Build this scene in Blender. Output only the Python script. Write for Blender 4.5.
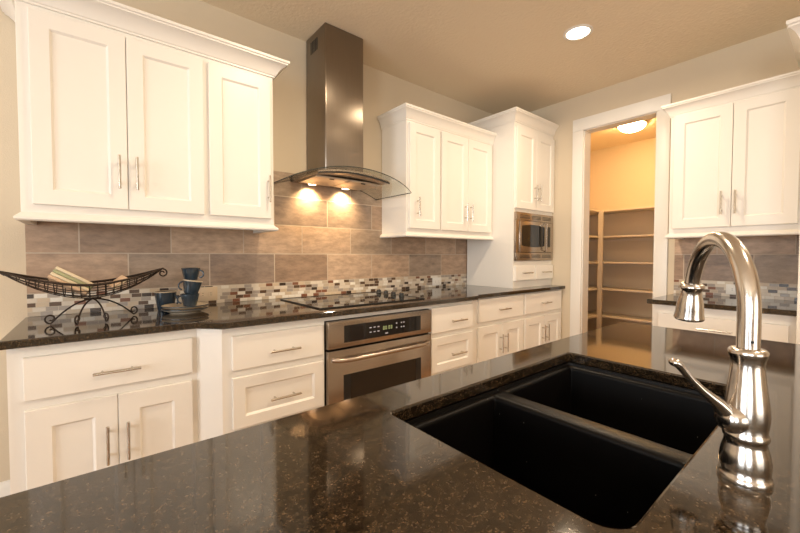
import bpy, bmesh, math, random
from mathutils import Vector, Matrix
random.seed(7)
C = bpy.context.scene.collection
for o in list(bpy.data.objects): bpy.data.objects.remove(o)
PI = math.pi

# ------------------------------------------------------------------ camera
D = 2.478          # face of the back wall tile
XR = 3.56          # face of the right wall
F_PX = 372.44; YAW = 0.685477; PITCH = -0.0299614; ROLL = -0.0012773
cam_d = bpy.data.cameras.new('camera'); cam = bpy.data.objects.new('camera', cam_d); C.objects.link(cam)
cam_d.sensor_width = 36.0; cam_d.lens = 36.0 * F_PX / 800.0; cam_d.clip_start = 0.02
fwd = Vector((math.sin(YAW)*math.cos(PITCH), math.cos(YAW)*math.cos(PITCH), math.sin(PITCH)))
right = Vector((math.cos(YAW), -math.sin(YAW), 0)); down = fwd.cross(right)
r2 = math.cos(ROLL)*right + math.sin(ROLL)*down; d2 = -math.sin(ROLL)*right + math.cos(ROLL)*down
cam.matrix_world = Matrix(((r2.x, -d2.x, -fwd.x, 0), (r2.y, -d2.y, -fwd.y, 0), (r2.z, -d2.z, -fwd.z, 1.209), (0, 0, 0, 1)))
bpy.context.scene.camera = cam

# ------------------------------------------------------------------ world, daylight, exposure
S = bpy.context.scene
S.view_settings.view_transform = 'Standard'; S.view_settings.look = 'None'
S.view_settings.exposure = -0.34; S.view_settings.gamma = 1.0; S.view_settings.use_curve_mapping = False
W = bpy.data.worlds.new('world'); S.world = W; W.use_nodes = True
wn = W.node_tree.nodes; wl = W.node_tree.links
sky = wn.new('ShaderNodeTexSky'); sky.sky_type = 'HOSEK_WILKIE'; sky.turbidity = 3.0; sky.sun_direction = (-0.7, -0.4, 0.6)
wl.new(sky.outputs[0], wn['Background'].inputs['Color']); wn['Background'].inputs['Strength'].default_value = 1.0

def area(name, loc, aim, sx, sy, power, col, spread=PI):
    d = bpy.data.lights.new(name, 'AREA'); d.shape = 'RECTANGLE'; d.size = sx; d.size_y = sy
    d.energy = power; d.color = col; d.spread = spread
    o = bpy.data.objects.new(name, d); C.objects.link(o); o.location = loc
    o.rotation_euler = Vector(aim).to_track_quat('-Z', 'Y').to_euler()
    return o
DAY = (0.93, 0.97, 1.0); WARM = (1.0, 0.80, 0.56)
area('daylight_left_window', (-3.50, 0.55, 1.5), (1, 0, .25), 1.5, 1.5, 95, DAY)
area('daylight_far_window', (-3.50, -1.9, 1.5), (1, 0, .35), 1.5, 1.5, 115, DAY)
area('added_patio_door_fill', (-0.4, -3.90, 1.15), (0, 1, .35), 2.4, 2.1, 88, (1.0, 0.92, 0.80))  # added fill light from an assumed patio door behind the camera
CAN_POWER = 22.0; CAN_LENS = 14.0
HOOD_POWER = 30.0
PANTRY_EMIT = 165.0

# ------------------------------------------------------------------ materials
def new_mat(name):
    m = bpy.data.materials.new(name); m.use_nodes = True
    nt = m.node_tree; return m, nt.nodes, nt.links, nt.nodes['Principled BSDF']
def simple(name, col, rough=.5, metal=0., bump=0., bscale=60., spec=.5, noise=0., nscale=8., stretch=None, coat=0.):
    m, n, l, p = new_mat(name)
    p.inputs['Base Color'].default_value = (*col, 1); p.inputs['Roughness'].default_value = rough
    p.inputs['Metallic'].default_value = metal; p.inputs['Specular IOR Level'].default_value = spec
    p.inputs['Coat Weight'].default_value = coat
    g = n.new('ShaderNodeNewGeometry'); src = g.outputs['Position']
    if stretch:
        mp = n.new('ShaderNodeMapping'); mp.inputs['Scale'].default_value = stretch
        l.new(src, mp.inputs['Vector']); src = mp.outputs[0]
    if noise:
        t = n.new('ShaderNodeTexNoise'); t.inputs['Scale'].default_value = nscale; t.inputs['Detail'].default_value = 4
        l.new(src, t.inputs['Vector'])
        mx = n.new('ShaderNodeMix'); mx.data_type = 'RGBA'
        mx.inputs[6].default_value = (*[c*(1-noise) for c in col], 1); mx.inputs[7].default_value = (*[min(1, c*(1+noise)) for c in col], 1)
        l.new(t.outputs['Fac'], mx.inputs[0]); l.new(mx.outputs[2], p.inputs['Base Color'])
    if bump:
        t = n.new('ShaderNodeTexNoise'); t.inputs['Scale'].default_value = bscale; t.inputs['Detail'].default_value = 3
        l.new(src, t.inputs['Vector'])
        b = n.new('ShaderNodeBump'); b.inputs['Strength'].default_value = bump; b.inputs['Distance'].default_value = .004
        l.new(t.outputs['Fac'], b.inputs['Height']); l.new(b.outputs[0], p.inputs['Normal'])
    return m
M = {}
M['wall'] = simple('wall_paint', (.66, .56, .42), .75, bump=.25, bscale=180)
M['ceiling'] = simple('ceiling_paint', (.82, .70, .53), .85, bump=.9, bscale=45)
M['white'] = simple('white_cabinet_paint', (.83, .79, .73), .36, noise=.012, nscale=5)
M['trim'] = simple('white_trim_paint', (.82, .79, .74), .4, noise=.012, nscale=5)
M['steel'] = simple('brushed_steel', (.43, .37, .315), .25, 1., noise=.10, nscale=3, stretch=(2, 2, 160))
M['chimney'] = simple('brushed_steel_upright', (.27, .23, .19), .30, 1., noise=.10, nscale=3, stretch=(160, 160, 2))
def brushed(m, an):
    n, l = m.node_tree.nodes, m.node_tree.links; t = n.new('ShaderNodeTangent'); t.direction_type = 'RADIAL'; t.axis = 'Z'
    p = n['Principled BSDF']; p.inputs['Anisotropic'].default_value = an; l.new(t.outputs[0], p.inputs['Tangent'])
brushed(M['chimney'], .75)
M['nickel'] = simple('brushed_nickel', (.58, .54, .48), .24, 1., noise=.06, nscale=4, stretch=(60, 60, 4))
M['faucet'] = simple('spot_resist_nickel', (.58, .54, .50), .20, 1., noise=.05, nscale=4, stretch=(20, 20, 90))
M['black_glass'] = simple('black_glass', (.006, .006, .007), .04, noise=.2, nscale=30)
M['oven_glass'] = simple('oven_window_glass', (.012, .010, .008), .05, noise=.2, nscale=30)
M['black'] = simple('black_plastic', (.012, .012, .012), .35, noise=.2, nscale=30)
M['iron'] = simple('wrought_iron', (.035, .022, .015), .42, .6, bump=.3, bscale=200, noise=.3, nscale=60)
M['plate_white'] = simple('outlet_white_plastic', (.82, .80, .76), .3, noise=.01)
M['plate_tan'] = simple('outlet_tan_plastic', (.62, .48, .33), .35, noise=.02)
M['slot'] = simple('outlet_slot', (.05, .045, .04), .5, noise=.1)
M['cream'] = simple('cream_stoneware', (.50, .41, .30), .3, noise=.08, nscale=40)
M['blue'] = simple('blue_glaze', (.020, .034, .050), .09, noise=.6, nscale=28, stretch=(2.5, 2.5, .5), coat=.3)
M['napkin'] = simple('cream_cloth', (.66, .55, .38), .8, bump=.3, bscale=400, noise=.08, nscale=30)
M['napkin_green'] = simple('green_cloth', (.34, .34, .19), .8, bump=.3, bscale=400, noise=.08, nscale=30)
M['napkin_peach'] = simple('peach_cloth', (.62, .43, .28), .8, bump=.3, bscale=400, noise=.08, nscale=30)
M['shelf'] = simple('pantry_shelf_paint', (.68, .60, .50), .5, noise=.03)
M['filter'] = simple('hood_filter_steel', (.62, .55, .47), .38, .9, noise=.06, nscale=300)

def emit(name, col, s):
    m, n, l, p = new_mat(name)
    p.inputs['Base Color'].default_value = (*col, 1)
    p.inputs['Emission Color'].default_value = (*col, 1); p.inputs['Emission Strength'].default_value = s
    return m
M['can_lens'] = emit('lit_can_lens', (1, .90, .74), CAN_LENS)
M['dome'] = emit('lit_pantry_dome', (1, .60, .24), PANTRY_EMIT)
M['hood_lens'] = emit('lit_hood_lens', (1, .86, .62), 10)
M['digits'] = emit('green_oven_digits', (.42, .50, .24), .35)
M['marks'] = emit('pale_oven_markings', (.45, .45, .5), .10)

def clear_glass(name, tint=(.96, .98, .97), edge=False):
    m, n, l, p = new_mat(name); n.remove(p)
    tr = n.new('ShaderNodeBsdfTransparent'); tr.inputs[0].default_value = (*tint, 1)
    gl = n.new('ShaderNodeBsdfGlossy'); gl.inputs['Roughness'].default_value = .02
    lw = n.new('ShaderNodeLayerWeight'); lw.inputs[0].default_value = .5
    pw = n.new('ShaderNodeMath'); pw.operation = 'POWER'; pw.inputs[1].default_value = 5; l.new(lw.outputs['Facing'], pw.inputs[0])
    fr = n.new('ShaderNodeMath'); fr.operation = 'MULTIPLY_ADD'; fr.inputs[1].default_value = .9; fr.inputs[2].default_value = .04; l.new(pw.outputs[0], fr.inputs[0])
    mx = n.new('ShaderNodeMixShader'); l.new(fr.outputs[0], mx.inputs[0]); l.new(tr.outputs[0], mx.inputs[1]); l.new(gl.outputs[0], mx.inputs[2])
    l.new(mx.outputs[0], n['Material Output'].inputs[0]); return m
M['glass'] = clear_glass('clear_canopy_glass')
M['pane'] = clear_glass('window_pane_glass', (1, 1, 1))
M['glass_edge'] = simple('dark_glass_edge', (.03, .035, .03), .1, noise=.1)

def granite():
    m, n, l, p = new_mat('polished_dark_granite')
    g = n.new('ShaderNodeNewGeometry')
    v = n.new('ShaderNodeTexVoronoi'); v.inputs['Scale'].default_value = 560; l.new(g.outputs['Position'], v.inputs['Vector'])
    v2 = n.new('ShaderNodeTexNoise'); v2.inputs['Scale'].default_value = 70; v2.inputs['Detail'].default_value = 6; v2.inputs['Roughness'].default_value = .7
    l.new(g.outputs['Position'], v2.inputs['Vector'])
    sep = n.new('ShaderNodeSeparateColor'); l.new(v.outputs['Color'], sep.inputs[0])
    r1 = n.new('ShaderNodeValToRGB'); r1.color_ramp.interpolation = 'CONSTANT'
    e = r1.color_ramp.elements; e[0].position = 0; e[0].color = (.013, .009, .0055, 1); e[1].position = .36; e[1].color = (.036, .023, .0125, 1)
    for pos, c in ((.64, (.045, .029, .017, 1)), (.86, (.066, .043, .025, 1)), (.97, (.095, .068, .046, 1))):
        x = e.new(pos); x.color = c
    l.new(sep.outputs[0], r1.inputs[0])
    r2_ = n.new('ShaderNodeValToRGB'); r2_.color_ramp.elements[0].position = .42; r2_.color_ramp.elements[1].position = .62
    r2_.color_ramp.elements[0].color = (.35, .35, .35, 1); r2_.color_ramp.elements[1].color = (1.25, 1.2, 1.1, 1)
    l.new(v2.outputs['Fac'], r2_.inputs[0])
    mu = n.new('ShaderNodeMix'); mu.data_type = 'RGBA'; mu.blend_type = 'MULTIPLY'; mu.inputs[0].default_value = 1
    l.new(r1.outputs[0], mu.inputs[6]); l.new(r2_.outputs[0], mu.inputs[7]); l.new(mu.outputs[2], p.inputs['Base Color'])
    p.inputs['Roughness'].default_value = .06; p.inputs['IOR'].default_value = 1.65
    return m
M['granite'] = granite()

def sink_mat():
    m, n, l, p = new_mat('black_composite_sink')
    g = n.new('ShaderNodeNewGeometry')
    v = n.new('ShaderNodeTexVoronoi'); v.inputs['Scale'].default_value = 110; l.new(g.outputs['Position'], v.inputs['Vector'])
    lt = n.new('ShaderNodeMath'); lt.operation = 'LESS_THAN'; lt.inputs[1].default_value = .085; l.new(v.outputs['Distance'], lt.inputs[0])
    sep = n.new('ShaderNodeSeparateColor'); l.new(v.outputs['Color'], sep.inputs[0])
    gt = n.new('ShaderNodeMath'); gt.operation = 'GREATER_THAN'; gt.inputs[1].default_value = .965; l.new(sep.outputs[1], gt.inputs[0])
    mu = n.new('ShaderNodeMath'); mu.operation = 'MULTIPLY'; l.new(lt.outputs[0], mu.inputs[0]); l.new(gt.outputs[0], mu.inputs[1])
    mx = n.new('ShaderNodeMix'); mx.data_type = 'RGBA'; mx.inputs[6].default_value = (.0035, .003, .003, 1); mx.inputs[7].default_value = (.4, .38, .34, 1)
    l.new(mu.outputs[0], mx.inputs[0]); l.new(mx.outputs[2], p.inputs['Base Color'])
    p.inputs['Roughness'].default_value = .34; p.inputs['Specular IOR Level'].default_value = .13
    t = n.new('ShaderNodeTexNoise'); t.inputs['Scale'].default_value = 700; l.new(g.outputs['Position'], t.inputs['Vector'])
    b = n.new('ShaderNodeBump'); b.inputs['Strength'].default_value = .25; b.inputs['Distance'].default_value = .001
    l.new(t.outputs['Fac'], b.inputs['Height']); l.new(b.outputs[0], p.inputs['Normal'])
    return m
M['sink'] = sink_mat()

def grid_tile(name, axis, z0, tw, th, off, grout, gcol, ramp, var, rough, mosaic=False):
    """running-bond tile from world position: axis 'X' or 'Y' along the wall, rows up from z0"""
    m, n, l, p = new_mat(name)
    g = n.new('ShaderNodeNewGeometry'); s = n.new('ShaderNodeSeparateXYZ'); l.new(g.outputs['Position'], s.inputs[0])
    def mt(op, a, b=None, c=None):
        q = n.new('ShaderNodeMath'); q.operation = op
        for i, v in enumerate((a, b, c)):
            if v is None: continue
            if isinstance(v, (int, float)): q.inputs[i].default_value = v
            else: l.new(v, q.inputs[i])
        return q.outputs[0]
    u = s.outputs[axis]; z = s.outputs['Z']
    vz = mt('DIVIDE', mt('SUBTRACT', z, z0), th); row = mt('FLOOR', vz); fz = mt('SUBTRACT', vz, row)
    if mosaic:
        wn1 = n.new('ShaderNodeTexWhiteNoise'); wn1.noise_dimensions = '1D'; l.new(row, wn1.inputs['W']); sh = wn1.outputs['Value']
    else:
        sh = mt('MULTIPLY', mt('MODULO', mt('ADD', row, 100), 2), .5)
    vu = mt('ADD', mt('DIVIDE', mt('SUBTRACT', u, off), tw), sh); col = mt('FLOOR', vu); fu = mt('SUBTRACT', vu, col)
    cb = n.new('ShaderNodeCombineXYZ'); l.new(col, cb.inputs[0]); l.new(row, cb.inputs[1])
    wn2 = n.new('ShaderNodeTexWhiteNoise'); wn2.noise_dimensions = '2D'; l.new(cb.outputs[0], wn2.inputs['Vector'])
    cr = n.new('ShaderNodeValToRGB'); e = cr.color_ramp.elements
    cr.color_ramp.interpolation = 'CONSTANT' if mosaic else 'LINEAR'
    e[0].position = ramp[0][0]; e[0].color = (*ramp[0][1], 1); e[1].position = ramp[1][0]; e[1].color = (*ramp[1][1], 1)
    for pos, c in ramp[2:]:
        x = e.new(pos); x.color = (*c, 1)
    l.new(wn2.outputs['Value'], cr.inputs[0])
    # stone clouding
    ad = n.new('ShaderNodeVectorMath'); ad.operation = 'MULTIPLY_ADD'; ad.inputs[1].default_value = (9, 9, 9)
    l.new(wn2.outputs['Color'], ad.inputs[0]); l.new(g.outputs['Position'], ad.inputs[2])
    mp = n.new('ShaderNodeMapping'); mp.inputs['Scale'].default_value = (1, 1, 2.6); l.new(ad.outputs[0], mp.inputs[0])
    t = n.new('ShaderNodeTexNoise'); t.inputs['Scale'].default_value = 12 if not mosaic else 60; t.inputs['Detail'].default_value = 8; t.inputs['Roughness'].default_value = .68
    l.new(mp.outputs[0], t.inputs['Vector'])
    k = mt('MULTIPLY_ADD', t.outputs['Fac'], var*2, 1-var)
    mu = n.new('ShaderNodeVectorMath'); mu.operation = 'SCALE'; l.new(cr.outputs[0], mu.inputs[0]); l.new(k, mu.inputs['Scale'])
    gu, gz = grout/tw/2, grout/th/2
    inu = mt('MULTIPLY', mt('GREATER_THAN', fu, gu), mt('LESS_THAN', fu, 1-gu))
    inz = mt('MULTIPLY', mt('GREATER_THAN', fz, gz), mt('LESS_THAN', fz, 1-gz)); ins = mt('MULTIPLY', inu, inz)
    mx = n.new('ShaderNodeMix'); mx.data_type = 'RGBA'; mx.inputs[6].default_value = (*gcol, 1)
    l.new(ins, mx.inputs[0]); l.new(mu.outputs[0], mx.inputs[7]); l.new(mx.outputs[2], p.inputs['Base Color'])
    rg = mt('MULTIPLY_ADD', ins, rough-.7, .7); l.new(rg, p.inputs['Roughness'])
    hb = mt('ADD', mt('MULTIPLY', ins, 1.0), mt('MULTIPLY', t.outputs['Fac'], .9 if not mosaic else .2))
    b = n.new('ShaderNodeBump'); b.inputs['Strength'].default_value = .5; b.inputs['Distance'].default_value = .003
    l.new(hb, b.inputs['Height']); l.new(b.outputs[0], p.inputs['Normal'])
    return m
TR = [(0, (.27, .180, .125)), (.3, (.38, .260, .180)), (.6, (.50, .350, .245)), (.8, (.38, .285, .21)), (1, (.28, .205, .16))]
MR = [(0, (.66, .58, .48)), (.22, (.78, .73, .65)), (.36, (.50, .41, .31)), (.50, (.36, .31, .27)), (.62, (.58, .46, .33)),
      (.74, (.10, .055, .03)), (.84, (.045, .028, .02)), (.90, (.22, .09, .05)), (.95, (.68, .60, .50))]
GR = (.55, .45, .35)
M['tile_back'] = grid_tile('stone_tile', 'X', 1.022, .3985, .196, .137, .006, GR, TR, .75, .42)
M['tile_right'] = grid_tile('stone_tile_side', 'Y', 1.022, .3985, .196, .05, .006, GR, TR, .75, .42)
M['mos_back'] = grid_tile('glass_mosaic', 'X', .914, .046, .0216, 0, .002, (.60, .52, .43), MR, .12, .28, True)
M['mos_right'] = grid_tile('glass_mosaic_side', 'Y', .914, .046, .0216, 0, .002, (.60, .52, .43), MR, .12, .28, True)

def floor_mat():
    m, n, l, p = new_mat('wood_floor')
    g = n.new('ShaderNodeNewGeometry')
    br = n.new('ShaderNodeTexBrick'); br.inputs['Scale'].default_value = 1; br.inputs['Brick Width'].default_value = 1.2; br.inputs['Row Height'].default_value = .12
    br.inputs['Mortar Size'].default_value = .002; br.inputs['Color1'].default_value = (.32, .18, .09, 1); br.inputs['Color2'].default_value = (.42, .25, .13, 1); br.inputs['Mortar'].default_value = (.05, .03, .015, 1)
    l.new(g.outputs['Position'], br.inputs['Vector'])
    mp = n.new('ShaderNodeMapping'); mp.inputs['Scale'].default_value = (2, 30, 2); l.new(g.outputs['Position'], mp.inputs[0])
    t = n.new('ShaderNodeTexNoise'); t.inputs['Scale'].default_value = 3; t.inputs['Detail'].default_value = 5; l.new(mp.outputs[0], t.inputs['Vector'])
    mx = n.new('ShaderNodeMix'); mx.data_type = 'RGBA'; mx.blend_type = 'OVERLAY'; mx.inputs[0].default_value = .5
    l.new(br.outputs[0], mx.inputs[6]); l.new(t.outputs['Fac'], mx.inputs[7]); l.new(mx.outputs[2], p.inputs['Base Color'])
    p.inputs['Roughness'].default_value = .3
    return m
M['floor'] = floor_mat()

# ------------------------------------------------------------------ geometry helpers
BACK = lambda u, d, z: (u, D - d, z)           # along the back wall, d = distance out of the wall
RIGHT = lambda u, d, z: (XR - d, -u, z)        # along the right wall, u = -y
WORLD = lambda x, y, z: (x, y, z)

class MB:
    def __init__(s, fr=WORLD): s.bm = bmesh.new(); s.fr = fr
    def v(s, x, y, z): return s.bm.verts.new(s.fr(x, y, z))
    def face(s, vs):
        try: return s.bm.faces.new(vs)
        except ValueError: return None
    def box(s, x0, x1, y0, y1, z0, z1, bev=0., seg=2):
        vs = [s.v(x, y, z) for z in (z0, z1) for y in (y0, y1) for x in (x0, x1)]
        fs = [(0, 1, 3, 2), (4, 6, 7, 5), (0, 4, 5, 1), (2, 3, 7, 6), (0, 2, 6, 4), (1, 5, 7, 3)]
        faces = [s.bm.faces.new([vs[i] for i in f]) for f in fs]
        if bev:
            es = list({e for f in faces for e in f.edges})
            bmesh.ops.bevel(s.bm, geom=es, offset=bev, segments=seg, profile=.5, affect='EDGES')
        return s
    def loops(s, rings, cap0=True, cap1=True, closed=True):
        """rings: lists of coordinate tuples with equal counts"""
        rv = [[s.v(*p) for p in r] for r in rings]; k = len(rv[0])
        for a, b in zip(rv, rv[1:]):
            for i in range(k if closed else k-1): s.face((a[i], a[(i+1) % k], b[(i+1) % k], b[i]))
        if cap0: s.face(rv[0][::-1])
        if cap1: s.face(rv[-1])
        return rv
    def tube(s, pts, r, n=10, cap=True):
        pts = [Vector(p) for p in pts]; rs = r if isinstance(r, (list, tuple)) else [r]*len(pts)
        up = None; rings = []
        for i, p in enumerate(pts):
            t = (pts[min(i+1, len(pts)-1)] - pts[max(i-1, 0)]).normalized()
            if up is None:
                up = t.orthogonal().normalized()
            up = (up - t*up.dot(t)).normalized(); w = t.cross(up)
            rings.append([tuple(p + rs[i]*(math.cos(a)*up + math.sin(a)*w)) for a in [2*PI*j/n for j in range(n)]])
        s.loops(rings, cap, cap); return s
    def lathe(s, prof, c=(0, 0, 0), n=32, axis=(0, 0, 1), closed=False):
        ax = Vector(axis).normalized(); a = ax.orthogonal().normalized(); b = ax.cross(a); c = Vector(c)
        rings = [[tuple(c + ax*z + max(r, 1e-4)*(math.cos(t)*a + math.sin(t)*b) ) for t in [2*PI*j/n for j in range(n)]] for r, z in prof]
        if closed: rings.append(rings[0])
        rv = s.loops(rings, not closed, not closed)
        if closed: bmesh.ops.remove_doubles(s.bm, verts=[v for r in rv for v in r], dist=1e-6)
        return s
    def sweep(s, path, prof, flip=1, closed_prof=True):
        """path: (u,d) plan polyline; prof: (out, z) closed loop; outward to the left of travel * flip"""
        pts = [Vector((p[0], p[1])) for p in path]; rings = []
        for i, p in enumerate(pts):
            ns = []
            if i > 0: t = (p-pts[i-1]).normalized(); ns.append(Vector((-t.y, t.x))*flip)
            if i < len(pts)-1: t = (pts[i+1]-p).normalized(); ns.append(Vector((-t.y, t.x))*flip)
            if len(ns) == 2:
                m = (ns[0]+ns[1]); m = m/(1+ns[0].dot(ns[1]))
            else: m = ns[0]
            rings.append([(p.x+m.x*o, p.y+m.y*o, z) for o, z in prof])
        s.loops(rings); return s
    def prism(s, loop, z0, z1, plane='xy'):
        f = {'xy': lambda a, b, c: (a, b, c), 'xz': lambda a, b, c: (a, c, b), 'yz': lambda a, b, c: (c, a, b)}[plane]
        s.loops([[f(a, b, z0) for a, b in loop], [f(a, b, z1) for a, b in loop]]); return s
    def build(s, name, mat, parent=None, angle=35, mats=None):
        bmesh.ops.recalc_face_normals(s.bm, faces=s.bm.faces)
        off = Vector((0, 0, 0)); q = parent
        while q: off += q.location; q = q.parent
        if off.length: bmesh.ops.translate(s.bm, verts=s.bm.verts, vec=-off)
        me = bpy.data.meshes.new(name); s.bm.to_mesh(me); s.bm.free()
        for mm in (mats or [mat]): me.materials.append(mm)
        me.polygons.foreach_set('use_smooth', [True]*len(me.polygons)); me.set_sharp_from_angle(angle=math.radians(angle))
        o = bpy.data.objects.new(name, me); C.objects.link(o)
        if parent: o.parent = parent
        return o

def tag(o, label, cat, group=None):
    o['label'] = label; o['category'] = cat
    if group: o['group'] = group
    return o
def thing(name, label, cat, loc, group=None):
    o = bpy.data.objects.new(name, None); C.objects.link(o); o.location = loc; o.empty_display_size = .1
    return tag(o, label, cat, group)
def struct(o):
    o['kind'] = 'structure'; return o
def offset_loop(loop, d):
    n = len(loop); out = []
    A = sum(loop[i][0]*loop[(i+1) % n][1]-loop[(i+1) % n][0]*loop[i][1] for i in range(n))
    sg = 1 if A > 0 else -1
    for i in range(n):
        p0, p1, p2 = (Vector(loop[(i+k) % n]) for k in (-1, 0, 1))
        t0 = (p1-p0).normalized(); t1 = (p2-p1).normalized()
        n0 = Vector((-t0.y, t0.x))*sg; n1 = Vector((-t1.y, t1.x))*sg
        m = (n0+n1)/(1+n0.dot(n1)); out.append(tuple(p1+m*d))
    return out
def rrect(x0, x1, y0, y1, r, n=8):
    out = []
    rr = r if isinstance(r, (list, tuple)) else [r]*4
    for (cx, cy, a0, q) in ((x1, y1, 0, rr[0]), (x0, y1, 90, rr[1]), (x0, y0, 180, rr[2]), (x1, y0, 270, rr[3])):
        sx = 1 if cx == x1 else -1; sy = 1 if cy == y1 else -1
        for k in range(n+1):
            a = math.radians(a0+90*k/n); out.append((cx-sx*q+q*math.cos(a), cy-sy*q+q*math.sin(a)))
    return out
def slab(outer, holes, z0, z1, ease=.004):
    """stone slab with eased edges, holes through it"""
    mb = MB(); tops = []; bots = []
    for loop, sg in [(outer, 1)]+[(h, -1) for h in holes]:
        a = offset_loop(loop, ease*sg); m = offset_loop(loop, ease*.3*sg)
        rings = [[(x, y, z0) for x, y in a], [(x, y, z0+ease) for x, y in loop], [(x, y, z1-ease) for x, y in loop],
                 [(x, y, z1-ease*.3) for x, y in m], [(x, y, z1) for x, y in a]]
        rv = mb.loops(rings, False, False); tops.append(rv[-1]); bots.append(rv[0])
    for grp in (tops, bots):
        es = []
        for r in grp:
            for i in range(len(r)):
                e = mb.bm.edges.get((r[i], r[(i+1) % len(r)])); es.append(e)
        bmesh.ops.triangle_fill(mb.bm, use_beauty=True, edges=es)
    return mb

# cabinet fronts ----------------------------------------------------
def door(fr, u0, u1, z0, z1, d0, parent, name='door', stile=.062, flat=False):
    t = .020; e = .0018; mb = MB(fr)
    R = lambda i, d: [(u0+i, d, z0+i), (u1-i, d, z0+i), (u1-i, d, z1-i), (u0+i, d, z1-i)]
    rings = [R(0, d0), R(0, d0+t-e), R(e, d0+t)]
    if not flat: rings += [R(stile, d0+t), R(stile+.002, d0+t-.002), R(stile+.009, d0+t-.009)]
    mb.loops(rings); return mb.build(name, M['white'], parent, 25)
def pull(fr, u, z, d0, parent, vertical=True, L=.152):
    mb = MB(); r = .0058; so = .032; P = lambda a, d: fr(u, d, z+a) if vertical else fr(u+a, d, z)
    mb.tube([P(-L/2, d0+so), P(-L/2+.001, d0+so), P(L/2-.001, d0+so), P(L/2, d0+so)], [r*.8, r, r, r*.8], 10)
    for a in (-L*.31, L*.31): mb.tube([P(a, d0-.0005), P(a, d0+so)], .0045, 8)
    o = mb.build('handle', M['nickel'], parent); o['label'] = 'brushed nickel bar handle'; return o
CROWN = [(0, 0), (.010, 0), (.010, .010), (.016, .014), (.020, .024), (.028, .042), (.042, .062), (.060, .078), (.072, .084), (.072, .092), (.080, .096), (.080, .112), (0, .112)]
def crown(z, k=1.0, kp=1.0): return [(o*kp, z+h*k) for o, h in CROWN]
def rail(z): return [(-.02, z), (.014, z), (.020, z+.006), (.020, z+.014), (.012, z+.022), (.004, z+.030), (0, z+.034), (-.02, z+.034)]

# ================================================================== THE SETTING
YB = D + .010      # painted back wall behind the tile
CZ = 2.713; X0 = -3.6; Y0 = -4.0; XP = 5.55
def wall_with_holes(name, plane, a0, a1, pos0, pos1, holes, mat='wall'):
    """vertical wall split in strips around rectangular openings; plane 'x' means wall of constant x"""
    mb = MB(lambda a, b, z: (b, a, z)) if plane == 'x' else MB()
    hs = sorted(holes); cur = a0
    for h0, h1, z0, z1 in hs:
        mb.box(cur, h0, pos0, pos1, 0, CZ)
        if z0 > 0: mb.box(h0, h1, pos0, pos1, 0, z0)
        mb.box(h0, h1, pos0, pos1, z1, CZ); cur = h1
    mb.box(cur, a1, pos0, pos1, 0, CZ)
    return struct(mb.build(name, M[mat]))
struct(MB().box(X0-.12, XP+.12, Y0-.12, YB+.12, -.08, 0).build('floor', M['floor']))
struct(MB().box(X0-.12, XP+.12, Y0-.12, YB+.12, CZ, CZ+.1).build('ceiling', M['ceiling']))
wall_back = wall_with_holes('wall_back', 'y', X0, XP, YB, YB+.12, [])
wall_right = wall_with_holes('wall_right', 'x', Y0, YB, XR, XR+.12, [(1.04, 1.642, 0, 2.385)])
WINS = [(-.25, 1.35), (-2.7, -1.1)]
wall_left = wall_with_holes('wall_left', 'x', Y0, YB, X0-.12, X0, [(a, b, .7, 2.3) for a, b in WINS])
wall_front = wall_with_holes('wall_front', 'y', X0, XP, Y0-.12, Y0, [(-1.7, .9, .02, 2.22)])
struct(MB().box(XP, XP+.12, .55, YB, 0, CZ).build('wall_pantry_back', M['wall']))
struct(MB().box(XR+.12, XP, .55, .67, 0, CZ).build('wall_pantry_side', M['wall']))
def window(name, plane, a0, a1, z0, z1, pos, nx):
    fr = (lambda a, b, z: (pos-b, a, z)) if plane == 'x' else (lambda a, b, z: (a, pos-b, z))
    f = MB(fr); w = .05
    f.box(a0, a1, .02, .10, z0, z0+w); f.box(a0, a1, .02, .10, z1-w, z1)
    for k in range(nx+1):
        c = a0+(a1-a0-w)*k/nx; f.box(c, c+w, .02, .10, z0+w, z1-w)
    for (b0, b1, c0, c1) in ((a0-.09, a0, z0-.09, z1+.09), (a1, a1+.09, z0-.09, z1+.09), (a0, a1, z1, z1+.09), (a0, a1, z0-.09, z0)):
        f.box(b0, b1, -.018, 0, max(c0, .0), c1)
    o = struct(f.build(name, M['trim']))
    g = MB(fr).box(a0+w, a1-w, .06, .064, z0+w, z1-w).build('pane', M['pane'], o)
    return o
window('window_1', 'x', *WINS[0], .7, 2.3, X0, 2)
window('window_2', 'x', *WINS[1], .7, 2.3, X0, 2)
window('added_door_1', 'y', -1.7, .9, .02, 2.22, Y0, 2)  # unseen patio door, added as the opening for the rear fill light

# baseboards
BBP = [(0, 0), (.014, 0), (.014, .125), (.010, .135), (.006, .150), (0, .154)]
struct(MB(lambda u, d, z: (u, YB-d, z)).sweep([(X0, 0), (-.27, 0)], BBP).build('baseboard_back', M['trim']))
struct(MB(lambda u, d, z: (XR-d, -u, z)).sweep([(.75+.2, 0), (-Y0, 0)], BBP).build('baseboard_right', M['trim']))
mb = MB(lambda u, d, z: (X0+d, u, z)); mb.sweep([(Y0, 0), (YB, 0)], BBP); struct(mb.build('baseboard_left', M['trim']))

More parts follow.
